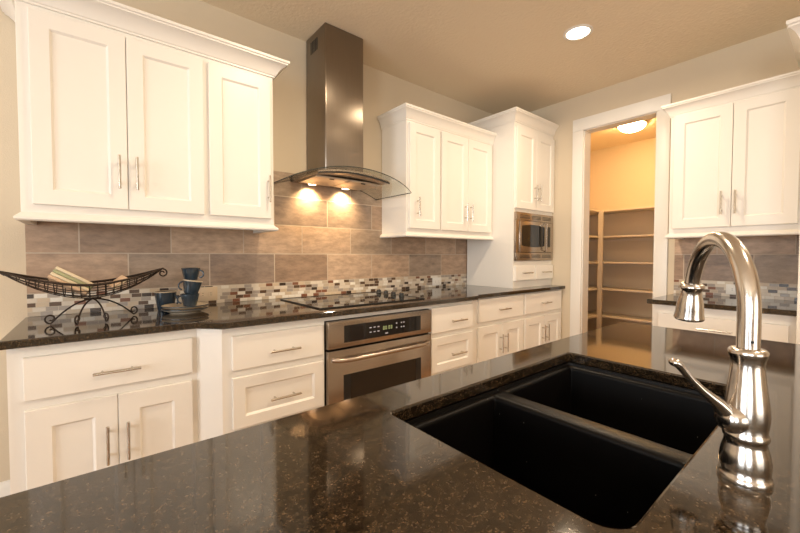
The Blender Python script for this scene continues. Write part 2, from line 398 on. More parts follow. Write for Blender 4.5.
# pantry doorway casing and jamb
mb = MB(); cy0, cy1, cz = .954, 1.735, 2.492; oy0, oy1, oz = 1.047, 1.636, 2.380
for xa, xb in ((XR-.020, XR-.0005), (XR+.1205, XR+.140)):
    mb.box(xa, xb, oy1, cy1, 0, oz, .003); mb.box(xa, xb, cy0, oy0, 0, oz, .003); mb.box(xa, xb, cy0, cy1, oz, cz, .003)
struct(mb.build('trim_1', M['trim']))
mb = MB()
mb.box(XR-.0004, XR+.1204, oy1-.008, 1.6419, 0, oz); mb.box(XR-.0004, XR+.1204, 1.0401, oy0+.008, 0, oz); mb.box(XR-.0004, XR+.1204, 1.0401, 1.6419, oz-.006, 2.3848)
struct(mb.build('trim_2', M['trim']))

# backsplash tile and mosaic, fixed parts of the walls
mb = MB()
mb.prism([(-.254, 1.022), (2.905, 1.022), (2.905, 1.40), (1.84, 1.40), (1.84, 1.775), (.80, 1.775), (.80, 1.40), (-.254, 1.40)], D, YB-.0002, 'xz')
mb.build('tile_backsplash', M['tile_back'], wall_back)
MB().box(-.254, 2.905, D, YB-.0002, .915, 1.0218).build('mosaic_band', M['mos_back'], wall_back)
MB().box(XR-.010, XR-.0002, .192, .908, 1.022, 1.40).build('tile_backsplash', M['tile_right'], wall_right)
MB().box(XR-.010, XR-.0002, .192, .908, .915, 1.0218).build('mosaic_band', M['mos_right'], wall_right)

# ================================================================== WALL CABINETS
def carcass(fr, u0, u1, d1, z0, z1, parent, name='body', d0=.0005):
    return MB(fr).box(u0, u1, d0, d1, z0, z1, .0015, 1).build(name, M['white'], parent)
UD = .33
# left, three doors
r = thing('upper_cabinet', 'large white wall cabinet with three doors, left of the range hood', 'cabinet', (.29, D-.165, 1.352))
carcass(BACK, -.233, .815, UD-.018, 1.385, 2.30, r)
for a, b, hu in ((-.195, .1235, .092), (.1265, .445, .158), (.471, .793, .776)):
    d = door(BACK, a, b, 1.420, 2.212, UD-.018, r); pull(BACK, hu, 1.586, UD+.002, d)
MB(BACK).sweep([(-.233, .001), (-.233, UD-.018), (.815, UD-.018), (.815, .001)], rail(1.351)).build('light_rail', M['white'], r)
MB(BACK).box(-.20, .79, .002, UD-.05, 1.372, 1.384).build('bottom_panel', M['white'], r)
MB(BACK).sweep([(-.233, .001), (-.233, UD-.018), (.815, UD-.018), (.815, .001)], crown(2.236, .80, .92)).build('crown_moulding', M['white'], r, 20)
# centre
r = thing('upper_cabinet', 'white wall cabinet with three narrow doors between range hood and microwave tower', 'cabinet', (2.35, D-.165, 1.352))
carcass(BACK, 1.832, 2.883, UD-.018, 1.385, 2.30, r)
for a, b, hu in ((1.852, 2.176, 1.925), (2.196, 2.520, 2.478), (2.523, 2.848, 2.548)):
    d = door(BACK, a, b, 1.418, 2.215, UD-.018, r); pull(BACK, hu, 1.58, UD+.002, d)
MB(BACK).sweep([(1.832, .001), (1.832, UD-.018), (2.883, UD-.018)], rail(1.351)).build('light_rail', M['white'], r)
MB(BACK).sweep([(1.832, .001), (1.832, UD-.018), (2.883, UD-.018)], crown(2.232, .90, .56)).build('crown_moulding', M['white'], r, 20)
# tall microwave tower standing on the counter
TL, TRX, TD = 2.886, 3.556, .543
r = thing('microwave_tower', 'tall white cabinet tower standing on the counter around the built-in microwave', 'cabinet', (3.22, D-.27, .9145))
mb = MB(BACK)
mb.box(TL, TL+.016, .012, TD, .9145, 2.46); mb.box(TRX-.016, TRX, .012, TD, .9145, 2.46)
mb.box(TL+.016, TRX-.016, .012, TD, .9145, .985); mb.box(TL+.016, TRX-.016, .012, TD, 1.110, 1.160); mb.box(TL+.016, TRX-.016, .012, TD, 1.602, 2.46)
mb.box(TL+.016, TRX-.016, .012, .03, .985, 1.602); mb.box(3.205, 3.235, .05, TD, .985, 1.11)
mb.build('body', M['white'], r)
for a, b, hu in ((2.900, 3.220, 3.190), (3.223, 3.546, 3.254)):
    d = door(BACK, a, b, 1.634, 2.352, TD, r); pull(BACK, hu, 1.79, TD+.020, d)
for a, b in ((2.900, 3.212), (3.230, 3.546)):
    d = door(BACK, a, b, .982, 1.116, TD, r, 'drawer', flat=True); pull(BACK, (a+b)/2, 1.05, TD+.020, d, False)
MB(BACK).sweep([(TL, .012), (TL, TD), (TRX, TD)], crown(2.395, .86, .70)).build('crown_moulding', M['white'], r, 20)
# right wall
r = thing('upper_cabinet', 'white two-door wall cabinet on the right wall beside the pantry doorway', 'cabinet', (XR-.165, .53, 1.336))
RD = .34
carcass(RIGHT, -.868, -.193, RD-.02, 1.368, 2.25, r)
for a, b, hu in ((-.845, -.525, -.570), (-.522, -.222, -.500)):
    d = door(RIGHT, a, b, 1.402, 2.200, RD-.02, r); pull(RIGHT, hu, 1.558, RD, d)
MB(RIGHT).sweep([(-.868, .012), (-.868, RD-.02), (-.193, RD-.02)], rail(1.335)).build('light_rail', M['white'], r)
MB(RIGHT).sweep([(-.868, .001), (-.868, RD-.02), (-.193, RD-.02)], crown(2.205, .76, .62)).build('crown_moulding', M['white'], r, 20)
# refrigerator surround at the right edge
r = thing('refrigerator_surround', 'tall white refrigerator surround cabinet at the right edge, next to the right counter', 'cabinet', (3.2, -.3, 0))
MB().box(2.87, XR-.001, .158, .190, 0, 2.36, .002).build('side_panel', M['white'], r)
MB().box(2.87, XR-.001, -.80, -.768, 0, 2.36, .002).build('side_panel', M['white'], r)
MB().box(2.89, XR-.001, -.767, .157, 1.85, 2.36).build('body', M['white'], r)
for a, b, hu in ((-.150, .300, .26), (.304, .760, .345)):
    d = door(RIGHT, a, b, 1.86, 2.27, XR-2.89, r); pull(RIGHT, hu, 1.96, XR-2.87, d)
MB(RIGHT).sweep([(-.190, .001), (-.190, XR-2.87), (.80, XR-2.87), (.80, .001)], crown(2.2955, 1.2, .85)).build('crown_moulding', M['white'], r, 20)

# ================================================================== BASE CABINETS
CB = .8835          # underside of the stone
def base_body(fr, u0, u1, d1, parent, z1=CB):
    mb = MB(fr); mb.box(u0, u1, .012, d1, .10, z1); mb.box(u0+.003, u1-.003, .012, d1-.07, 0, .10)
    return mb.build('body', M['white'], parent)
yA, yB_, yC = 1.850, 1.762, 1.808      # faces of the doors
dA, dB, dC = D-yA, D-yB_, D-yC
r = thing('base_cabinet', 'white base cabinet at the left end, one wide drawer over two doors', 'cabinet', (.05, D-.3, 0))
base_body(BACK, -.247, .346, dA-.02, r)
d = door(BACK, -.205, .326, .688, .843, dA-.02, r, 'drawer', flat=True); pull(BACK, .060, .754, dA, d, False)
for a, b, hu in ((-.205, .0585, .025), (.0605, .324, .090)):
    d = door(BACK, a, b, .13, .652, dA-.02, r, stile=.07); pull(BACK, hu, .468, dA, d)
r = thing('base_cabinet', 'white drawer base left of the oven, with an angled white corner panel', 'cabinet', (.68, D-.35, 0))
mb = MB()
mb.prism([(.3465, D-.012), (.3465, yA+.02), (.430, yB_+.02), (.936, yB_+.02), (.936, D-.012)], .10, CB)
mb.prism([(.350, D-.012), (.350, yA+.09), (.440, yB_+.09), (.933, yB_+.09), (.933, D-.012)], 0, .10)
mb.build('body', M['white'], r, 15)
for z0, z1, fl in ((.686, .842, True), (.415, .652, False), (.13, .385, False)):
    d = door(BACK, .470, .922, z0, z1, dB-.02, r, 'drawer', stile=.052, flat=fl); pull(BACK, .706, .751 if fl else (z0+z1)/2-.01, dB, d, False)
r = thing('oven_plinth', 'low white plinth on the floor carrying the built-in oven', 'cabinet', (1.32, D-.35, 0))
mb = MB(BACK); mb.box(.9365, 1.7085, .012, dB-.02, .10, .155); mb.box(.94, 1.705, .012, dB-.09, 0, .10); mb.build('body', M['white'], r)
o = MB(BACK).box(.9365, 1.7085, .45, dB-.02, .858, CB).build('filler_rail', M['white']); tag(o, 'narrow white filler rail between the oven and the cooktop counter', 'trim')
r = thing('base_cabinet', 'white drawer base right of the oven, under the cooktop knobs', 'cabinet', (1.95, D-.35, 0))
mb = MB()
mb.prism([(1.709, D-.012), (1.709, yB_+.02), (2.165, yB_+.02), (2.205, yC+.018), (2.205, D-.012)], .10, CB)
mb.prism([(1.712, D-.012), (1.712, yB_+.09), (2.16, yB_+.09), (2.20, yC+.09), (2.20, D-.012)], 0, .10)
mb.build('body', M['white'], r, 15)
for z0, z1, fl in ((.688, .858, True), (.420, .655, False), (.13, .390, False)):
    d = door(BACK, 1.713, 2.133, z0, z1, dB-.02, r, 'drawer', stile=.052, flat=fl); pull(BACK, 1.957, .757 if fl else (z0+z1)/2-.012, dB, d, False)
for u0, u1, a, b, lab in ((2.2055, 2.875, 2.258, 2.858, 'white base cabinet under the left half of the microwave tower, drawer over two doors'),
                          (2.8755, 3.555, 2.888, 3.515, 'white base cabinet in the corner by the pantry doorway, drawer over two doors')):
    r = thing('base_cabinet', lab, 'cabinet', ((u0+u1)/2, D-.3, 0))
    base_body(BACK, u0, u1, dC-.02, r)
    d = door(BACK, a, b, .693, .872, dC-.02, r, 'drawer', flat=True); pull(BACK, (a+b)/2, .776, dC, d, False)
    m_ = (a+b)/2
    for p, q, hu in ((a, m_-.0015, m_-.034), (m_+.0015, b, m_+.034)):
        d = door(BACK, p, q, .13, .656, dC-.02, r); pull(BACK, hu, .50, dC, d)
# right wall base
r = thing('base_cabinet', 'white base cabinet with one wide drawer under the short right counter', 'cabinet', (3.25, .53, 0))
DR = XR-2.93
mb = MB(RIGHT); mb.box(-.868, -.1925, .012, DR-.02, .10, CB); mb.box(-.865, -.196, .012, DR-.09, 0, .10); mb.build('body', M['white'], r)
d = door(RIGHT, -.835, -.222, .690, .825, DR-.02, r, 'drawer', flat=True); pull(RIGHT, -.535, .752, DR, d, False, .17)
for a, b, hu in ((-.835, -.530, -.56), (-.527, -.222, -.497)):
    d = door(RIGHT, a, b, .13, .655, DR-.02, r); pull(RIGHT, hu, .50, DR, d)

# ================================================================== COUNTERTOPS
CT = .914
o = slab([(-.262, D-.0012), (-.262, 1.832), (.338, 1.832), (.424, 1.740), (2.165, 1.740), (2.225, 1.788), (3.548, 1.788), (3.548, D-.0012)], [], .884, CT).build('countertop', M['granite'], None, 9)
tag(o, 'long polished dark granite countertop running along the back wall', 'countertop')
o = slab([(XR-.0115, .892), (2.902, .892), (2.902, .192), (XR-.0115, .192)], [], .884, CT).build('countertop', M['granite'], None, 9)
tag(o, 'short dark granite countertop on the right wall beside the pantry doorway', 'countertop')
SX0, SX1, SY0, SY1 = .423, 1.113, .147, .547
sink_cut = rrect(SX0, SX1, SY0, SY1, [.012, .012, .036, .036], 8)
IX0, IX1, IY0, IY1 = -.95, 1.818, -.45, .655
o = slab([(IX0, IY0), (IX1, IY0), (IX1, IY1), (IX0, IY1)], [sink_cut], .884, CT).build('island_countertop', M['granite'], None, 9)
tag(o, 'polished dark granite island top in the foreground, cut out for the sink', 'countertop')
r = thing('island_cabinet', 'white kitchen island cabinet under the foreground granite top', 'cabinet', (.43, .25, 0))
mb = MB()
mb.box(IX0+.03, IX1-.03, -.12, -.10, 0, CB); mb.box(IX0+.03, IX0+.05, -.10, .60, 0, CB); mb.box(IX1-.05, IX1-.03, -.10, .60, 0, CB)
mb.box(IX0+.05, IX1-.05, .585, .600, .10, CB); mb.box(IX0+.05, IX1-.05, .52, .535, 0, .10); mb.box(IX0+.05, IX1-.05, -.10, .585, .10, .116)
mb.build('body', M['white'], r)
ISL = lambda u, dd, z: (u, .60+dd, z)
for k in range(6):
    a = IX0+.05+k*.4447; d = door(ISL, a, a+.435, .13, .86, 0, r); pull(ISL, a+(.40 if k % 2 == 0 else .035), .74, .02, d)

# ================================================================== SINK
def make_sink():
    r = thing('kitchen_sink', 'black composite double-bowl undermount sink set in the island top', 'sink', ((SX0+SX1)/2, (SY0+SY1)/2, .68))
    ZR, ZL, ZB = .8838, .8765, .690
    mb = MB()
    rim_o = rrect(SX0-.02, SX1+.02, SY0-.02, SY1+.02, .05, 8); rim_i = rrect(SX0+.001, SX1-.001, SY0+.001, SY1-.001, [.014, .014, .038, .038], 8)
    mid = offset_loop(rim_i, .002)
    rings = [[(x, y, ZR-.012) for x, y in rim_o], [(x, y, ZR) for x, y in rim_o], [(x, y, ZR) for x, y in rim_i], [(x, y, ZL) for x, y in mid]]
    rv = mb.loops(rings, False, False)
    xs = .750
    es = [mb.bm.edges.get((rv[-1][i], rv[-1][(i+1) % len(rv[-1])])) for i in range(len(rv[-1]))]
    for x0, x1 in ((SX0+.005, xs-.016), (xs+.016, SX1-.005)):
        lo = rrect(x0, x1, SY0+.006, SY1-.005, ([.014, .014, .036, .018] if x0 < .6 else [.014, .014, .018, .036]), 8)
        prof = [(0, ZL), (.004, ZL-.0015), (.008, ZL-.006), (.009, ZL-.012), (.0115, ZB+.030), (.0125, ZB+.010), (.0135, ZB+.002), (.0145, ZB)]
        if x0 < .6: pass
        rr = mb.loops([[(x, y, z) for x, y in offset_loop(lo, i)] for i, z in prof], False, True)
        es += [mb.bm.edges.get((rr[0][i], rr[0][(i+1) % len(lo)])) for i in range(len(lo))]
    bmesh.ops.triangle_fill(mb.bm, use_beauty=True, edges=es)
    mb.build('basin', M['sink'], r, 50)
    for cx in ((SX0+xs)/2, (SX1+xs)/2):
        c = (cx, .37, ZB+.0002)
        m2 = MB(); m2.lathe([(.012, 0), (.040, .0005), (.044, .003), (.042, .004), (.036, .002), (.010, .0015), (.008, .008), (.004, .010)], c, 28); m2.build('drain', M['nickel'], r)
make_sink()

# ================================================================== FAUCET
def make_faucet():
    B = Vector((.661, .0865, 0)); ang = math.radians(31); u = Vector((math.cos(ang), math.sin(ang), 0)); w = Vector((-u.y, u.x, 0))
    r = thing('kitchen_faucet', 'brushed nickel gooseneck pull-down faucet standing behind the sink on the island', 'faucet', (B.x, B.y, CT))
    P = lambda a, z: tuple(B+u*a+Vector((0, 0, z)))
    mb = MB()
    mb.lathe([(r_*.81, z_) for r_, z_ in [(.010, .9142), (.0345, .9142), (.0350, .918), (.0335, .9215), (.0315, .924), (.0325, .932), (.0325, .942), (.0305, .952), (.0275, .961), (.0265, .967), (.0285, .9695), (.0298, .973), (.0285, .9765),
              (.0270, .980), (.0285, .990), (.0295, 1.000), (.0285, 1.012), (.0262, 1.028), (.0237, 1.044), (.0218, 1.058), (.0212, 1.066), (.0220, 1.073), (.0238, 1.0775), (.0252, 1.081), (.0250, 1.0845), (.0225, 1.0875), (.017, 1.0885), (.010, 1.0885)]], (B.x, B.y, 0), 48)
    mb.build('body', M['faucet'], r, 60)
    # gooseneck: straight up, then an arc over to the spray head
    cz, cr = 1.1345, .0955
    pts = [P(0, 1.087), P(0, 1.10), P(0, 1.12)]
    for k in range(0, 27):
        a = PI*(1-k/26*.93); pts.append(P(cr+cr*math.cos(a), cz+.100*math.sin(a)))
    n_ = len(pts); rs = [.0122]*n_
    for i in range(n_): rs[i] = .0122-.0008*max(0, (i-12)/(n_-13))
    mb = MB(); mb.tube(pts, rs, 28); 
    mb.build('spout', M['faucet'], r, 60)
    end = Vector(pts[-1]); dirv = (Vector(pts[-1])-Vector(pts[-2])).normalized(); dirv = (dirv+Vector((0, 0, -1.0))*.55).normalized()
    mb = MB(); mb.lathe([(.008, -.004), (.0142, -.004), (.0180, -.001), (.0190, .003), (.0165, .006), (.0150, .010), (.0163, .018), (.0190, .030), (.0205, .042), (.0212, .052), (.0222, .057), (.0228, .060), (.0222, .062), (.0195, .0625), (.016, .059), (.006, .059)], end, 36, dirv)
    sh = mb.build('spray_head', M['faucet'], r, 60)
    side = (Vector((-fwd.x, -fwd.y, 0))).normalized()
    bt = end+dirv*.034
    q = (u*1.0-dirv*(u.dot(dirv))).normalized()
    c = bt+q*.0188; v1 = dirv.cross(q).normalized()
    m2 = MB(); n0 = q
    m2.loops([[tuple(c+n0*h+v1*(.0058*k)*math.cos(t)+dirv*(.015*k)*math.sin(t)) for t in [2*PI*j/20 for j in range(20)]] for h, k in ((-.004, 1), (.002, 1), (.0035, .8))])
    b = m2.build('spray_button', M['black'], sh); b['label'] = 'black spray button'
    # set screw near the foot of the spout
    c = Vector(P(0, 1.098)); nn = (Vector((0, 0, 1.1))-Vector((c.x, c.y, 1.1))); nn.z = 0; nn.normalize(); nn = (nn+.35*right).normalized()
    m2 = MB(); m2.lathe([(.0005, .0119), (.0019, .0119), (.0019, .0126), (.0005, .0126)], c, 10, nn); m2.build('set_screw', M['black'], r)
    # handle hub on the side of the body, lever rising away to the left
    hub = Vector((B.x, B.y, .995)); hd = (w*.96-u*.28).normalized()
    m2 = MB(); m2.lathe([(.006, .008), (.0195, .010), (.0205, .017), (.0190, .024), (.0150, .030), (.009, .033), (.003, .034)], hub, 28, hd)
    hb = m2.build('handle_hub', M['faucet'], r, 60)
    S0 = hub+hd*.022
    LV = [(0, .000, .0105), (.010, .012, .0105), (.020, .020, .0088), (.034, .028, .0070), (.050, .038, .0058), (.066, .050, .0052), (.080, .062, .0052), (.089, .070, .0060), (.096, .073, .0066), (.101, .073, .0058), (.1035, .0725, .003)]
    m2 = MB(); ld = (w*.955-u*.30).normalized()
    rings = []; lat = Vector((0, 0, 1)).cross(ld).normalized()
    for i, (a, h, rad) in enumerate(LV):
        a2, h2 = LV[min(i+1, len(LV)-1)][:2]; a1, h1 = LV[max(i-1, 0)][:2]
        t = (ld*(a2-a1)*.74+Vector((0, 0, h2-h1))).normalized(); nn = lat.cross(t).normalized(); c = S0+ld*(a*.74)+Vector((0, 0, h))
        rings.append([tuple(c+lat*rad*1.25*math.cos(q)+nn*rad*.85*math.sin(q)) for q in [2*PI*j/16 for j in range(16)]])
    m2.loops(rings); m2.build('lever', M['faucet'], hb, 60)
make_faucet()

# ================================================================== RANGE HOOD
def make_hood():
    cx = 1.318; yb = D-.0006
    r = thing('range_hood', 'stainless steel chimney range hood with curved glass canopy above the cooktop', 'range hood', (cx, D-.2, 1.66))
    mb = MB(); mb.box(cx-.149, cx+.149, 2.195, YB-.0008 if False else 2.4752, 1.72, CZ-.002, .009, 3); ch = mb.build('chimney', M['chimney'], r)
    mb = MB()
    for k in range(5): mb.box(cx-.1505, cx-.1492, 2.30+.022*k, 2.312+.022*k, 2.58, 2.66)
    mb.build('vent_slots', M['black'], ch)
    zt, hw, sag = 1.756, .452, .100
    R = (hw*hw+sag*sag)/(2*sag); arc = lambda x: zt-R+math.sqrt(R*R-(x-cx)**2)
    N = 32; th = .006
    # plan: straight back, gently bowed front
    yf = lambda x: 1.985+.05*((x-cx)/hw)**4
    mb = MB(); grid = {}
    for i in range(N+1):
        x = cx-hw+2*hw*i/N
        for j in range(5):
            y = yf(x)+(2.474-yf(x))*j/4
            for k, dz in enumerate((0, th)): grid[i, j, k] = mb.v(x, y, arc(x)+dz)
    edge = []
    for i in range(N):
        for j in range(4):
            mb.face((grid[i, j, 0], grid[i+1, j, 0], grid[i+1, j+1, 0], grid[i, j+1, 0])); mb.face((grid[i, j, 1], grid[i, j+1, 1], grid[i+1, j+1, 1], grid[i+1, j, 1]))
        for j in (0, 4): edge.append(mb.face((grid[i, j, 0], grid[i+1, j, 0], grid[i+1, j, 1], grid[i, j, 1])))
    for j in range(4):
        for i in (0, N): edge.append(mb.face((grid[i, j, 0], grid[i, j+1, 0], grid[i, j+1, 1], grid[i, j, 1])))
    for f in edge: f.material_index = 1
    c = mb.build('glass_canopy', None, r, 40, [M['glass'], M['glass_edge']]); c['label'] = 'curved clear glass canopy with dark edges'
    # steel body under the glass
    bw = .27; y0 = 2.06; mb = MB(); rings = []
    for i in range(25):
        x = cx-bw+2*bw*i/24; s = (x-cx)/bw
        zb_f = 1.702+.028*(1-s*s); top = arc(x)-.001
        rings.append([(x, y0, zb_f), (x, y0, min(top, zb_f+.04)), (x, 2.474, top), (x, 2.474, 1.712), (x, y0+.06, 1.708+.012*(1-s*s))])
    mb.loops(rings); bd = mb.build('body', M['steel'], r, 40)
    mb = MB(); rg = []
    for i in range(25):
        s = -1+2*i/24; x = cx+bw*s*1.002; zb_f = 1.702+.028*(1-s*s); rg.append([(x, y0-.006, zb_f-.001), (x, y0-.006, zb_f+.010), (x, y0-.0003, zb_f+.010), (x, y0-.0003, zb_f-.001)])
    mb.loops(rg); mb.build('front_edge', M['black'], bd)
    mb = MB(); mb.box(cx-.245, cx-.004, 2.135, 2.40, 1.700, 1.712, .002); mb.build('grease_filter', M['filter'], bd)
    mb = MB(); mb.box(cx+.004, cx+.245, 2.135, 2.40, 1.700, 1.712, .002); mb.build('grease_filter', M['filter'], bd)
    for x in (cx-.13, cx+.11):
        m2 = MB(); m2.box(x-.016, x+.016, 2.142, 2.152, 1.694, 1.7005, .002); m2.build('filter_latch', M['black'], bd)
    for x in (cx-.135, cx+.135):
        m2 = MB(); m2.lathe([(.005, .004), (.030, .004), (.034, 0), (.036, .006), (.036, .012), (.005, .012)], (x, 2.415, 1.702), 24); lr = m2.build('light_ring', M['steel'], bd)
        m2 = MB(); m2.lathe([(.001, 0), (.029, 0), (.029, .003), (.001, .003)], (x, 2.415, 1.7025), 24); m2.build('light_lens', M['hood_lens'], bd)
        ld = bpy.data.lights.new('hood_lamp', 'SPOT'); ld.energy = HOOD_POWER; ld.color = (1, .70, .36); ld.spot_size = math.radians(130); ld.spot_blend = .9; ld.shadow_soft_size = .025
        lo = bpy.data.objects.new('hood_lamp', ld); C.objects.link(lo); lo.location = (x, 2.425, 1.697); lo.rotation_euler = Vector((0, .30, -1)).to_track_quat('-Z', 'Y').to_euler()
make_hood()

# ================================================================== OVEN
def make_oven():
    r = thing('built_in_oven', 'built-in stainless steel oven under the cooktop', 'oven', (1.32, D-.35, .156))
    F = BACK; dF = dB
    MB(F).box(.940, 1.705, .05, dF-.024, .1555, .8535).build('body', M['black'], r)
    mb = MB(F); mb.box(.942, 1.698, dF-.022, dF+.012, .706, .8535, .004); cp = mb.build('control_panel', M['steel'], r)
    mb = MB(F); mb.box(1.040, 1.602, dF+.0122, dF+.014, .733, .826, .0008, 1); dp = mb.build('display', M['black_glass'], cp); dp['label'] = 'black glass display with pale button marks and green digits'
    mb = MB(F)
    for k in range(4):                     # clock digits
        x0 = 1.302+.017*k+(.006 if k > 1 else 0); z0 = .772; d_ = dF+.0145
        for (a, b, c, e) in ((0, .010, 0, .0025), (0, .010, .018, .0205), (0, .0025, 0, .0205), (.0075, .010, 0, .0205)): mb.box(x0+a, x0+b, d_, d_+.0004, z0+c, z0+e)
    mb.build('digits', M['digits'], dp)
    d_ = dF+.0145; mk = [(1.205+.028*i, .766+.026*j, .014, .006) for i in range(3) for j in range(2)]
    mk += [(x, .770+.026*j, .010, .007) for x in (1.398, 1.436, 1.455) for j in range(2)] + [(1.318, .746, .020, .007)]
    for x, z, w_, h_ in mk: MB(F).box(x, x+w_, d_, d_+.0004, z, z+h_).build('button_mark', M['marks'], dp)
    mb = MB(F); mb.box(.942, 1.698, dF-.020, dF+.012, .19, .696, .004); dr = mb.build('door', M['steel'], r)
    mb = MB(F); mb.box(1.036, 1.604, dF+.0122, dF+.014, .27, .556, .0008, 1); mb.build('window', M['oven_glass'], dr)
    for a_, b_ in ((1.036, 1.078), (1.562, 1.604)): MB(F).box(a_, b_, dF+.0141, dF+.0148, .27, .556).build('window_border', M['black'], dr)
    mb = MB(); pts = []
    for k in range(25):
        s = -1+2*k/24; pts.append(F(1.3195+.350*s, dF+.060-.046*abs(s)**10, .648))
    mb.tube(pts, .0125, 14)
    mb.build('handle', M['steel'], dr)
    mb = MB(F); mb.box(.946, 1.694, dF-.018, dF+.002, .158, .186, .003); mb.build('vent_trim', M['steel'], r)
make_oven()

# ================================================================== MICROWAVE
def make_microwave():
    r = thing('microwave', 'built-in stainless steel microwave in the white tower', 'microwave', (3.21, D-.3, 1.1605))
    F = BACK; d0 = TD
    MB(F).box(2.93, 3.51, .06, d0-.004, 1.165, 1.595).build('body', M['black'], r)
    mb = MB(F)
    x0, x1, z0, z1 = 2.893, 3.530, 1.163, 1.600; a0, a1, b0, b1 = 2.938, 3.496, 1.235, 1.528
    mb.box(x0, x1, d0+.001, d0+.024, b1, z1, .002); mb.box(x0, x1, d0+.001, d0+.024, z0, b0, .002); mb.box(x0, a0, d0+.001, d0+.024, b0, b1); mb.box(a1, x1, d0+.001, d0+.024, b0, b1)
    tk = mb.build('trim_kit', M['steel'], r)
    for z in (1.186, 1.547):
        mb = MB(F)
        for i in range(3):
            for j in range(3):
                u = 2.955+i*.186; mb.box(u, u+.160, d0+.0235, d0+.0245, z+.012*j, z+.006+.012*j)
        mb.build('vent_slots', M['black'], tk)
    mb = MB(F); mb.box(a0+.003, 3.372, d0+.004, d0+.032, b0+.003, b1-.003, .003); dr = mb.build('door', M['steel'], r)
    # window with bowed top and bottom edges
    lo = []
    for k in range(13): s = -1+2*k/12; lo.append((2.970+.385*(k/12), 1.300-.014*(1-s*s)))
    for k in range(13): s = 1-2*k/12; lo.append((3.355-.385*(k/12), 1.478+.014*(1-s*s)))
    mb = MB(F); mb.loops([[(a, d0+.0322, b) for a, b in lo], [(a, d0+.0335, b) for a, b in lo]]); mb.build('window', M['black_glass'], dr)
    mb = MB(); mb.tube([F(3.364, d0+.031, 1.25), F(3.364, d0+.050, 1.255), F(3.364, d0+.050, 1.510), F(3.364, d0+.031, 1.515)], .007, 10); mb.build('handle', M['steel'], dr)
    mb = MB(F); mb.box(3.3745, a1-.003, d0+.004, d0+.030, b0+.003, b1-.003, .003); cp = mb.build('control_panel', M['steel'], r)
    mb = MB(F); mb.box(3.392, 3.462, d0+.0302, d0+.0315, 1.29, 1.485); mb.build('display', M['black_glass'], cp)
make_microwave()

# ================================================================== COOKTOP
def make_cooktop():
    r = thing('cooktop', 'flat black glass cooktop set in the back counter above the oven', 'cooktop', (1.31, 2.13, CT))
    z = CT+.0004
    mb = MB(); mb.prism(rrect(.945, 1.715, 1.842, 2.395, .008, 4), z, z+.005, 'xy'); mb.build('glass_top', M['black_glass'], r)
    mb = MB(); fr_ = [(-.006, z), (.004, z), (.004, z+.0062), (-.006, z+.0062)]
    for (x0, x1, y0, y1) in ((.941, .946, 1.838, 2.399), (1.714, 1.719, 1.838, 2.399), (.9465, 1.7135, 1.838, 1.8425), (.9465, 1.7135, 2.3945, 2.399)): mb.box(x0, x1, y0, y1, z, z+.0066)
    mb.build('frame', M['black'], r)
    for cx, cy, rr in ((1.10, 2.0, .10), (1.12, 2.26, .075), (1.42, 2.25, .10), (1.40, 1.98, .075)):
        m2 = MB(); m2.lathe([(rr, 0), (rr+.003, 0), (rr+.003, .0003), (rr, .0003)], (cx, cy, z+.0051), 40, closed=True); m2.build('burner_ring', M['marks_grey'], r)
    for kx, ky in ((1.672, 2.300), (1.668, 2.205), (1.664, 2.110), (1.662, 2.015)):
        m2 = MB(); m2.lathe([(.004, 0), (.019, 0), (.0205, .003), (.0185, .006), (.0170, .010), (.0165, .022), (.0150, .025), (.003, .0255)], (kx, ky, z+.0052), 20)
        kb = m2.build('knob', M['black'], r)
        m3 = MB(); m3.box(kx-.003, kx+.003, ky-.0155, ky+.0155, z+.0308, z+.0385, .001); m3.build('knob_grip', M['nickel'], kb)
M['marks_grey'] = simple('cooktop_markings', (.10, .10, .10), .2, noise=.1)
make_cooktop()

# ================================================================== OUTLETS
def outlet(F, u0, u1, z0, z1, d0, mat, lab):
    r = thing('outlet', lab, 'outlet', F((u0+u1)/2, d0, (z0+z1)/2))
    MB(F).box(u0, u1, d0+.0004, d0+.006, z0, z1, .002).build('cover_plate', M[mat], r)
    cu, cz_ = (u0+u1)/2, (z0+z1)/2
    for s in (-1, 1):
        rc = MB(F).box(cu+s*.022-.014, cu+s*.022+.014, d0+.0062, d0+.0075, cz_-.015, cz_+.015, .0006, 1).build('socket', M[mat], r)
        m2 = MB(F)
        for t in (-.006, .006): m2.box(cu+s*.022-.004, cu+s*.022+.004, d0+.0076, d0+.0079, cz_+t-.001, cz_+t+.001)
        m2.build('slots', M['slot'], rc)
outlet(BACK, 2.412, 2.528, .927, 1.002, 0, 'plate_white', 'white outlet plate in the mosaic right of the cooktop knobs')
outlet(BACK, .458, .576, .932, 1.016, 0, 'plate_tan', 'tan outlet plate in the mosaic behind the blue mug stack')
outlet(lambda u, d, z: (XR-.010-d, -u, z), -.592, -.476, .930, 1.003, 0, 'plate_white', 'white outlet plate in the mosaic on the right wall')

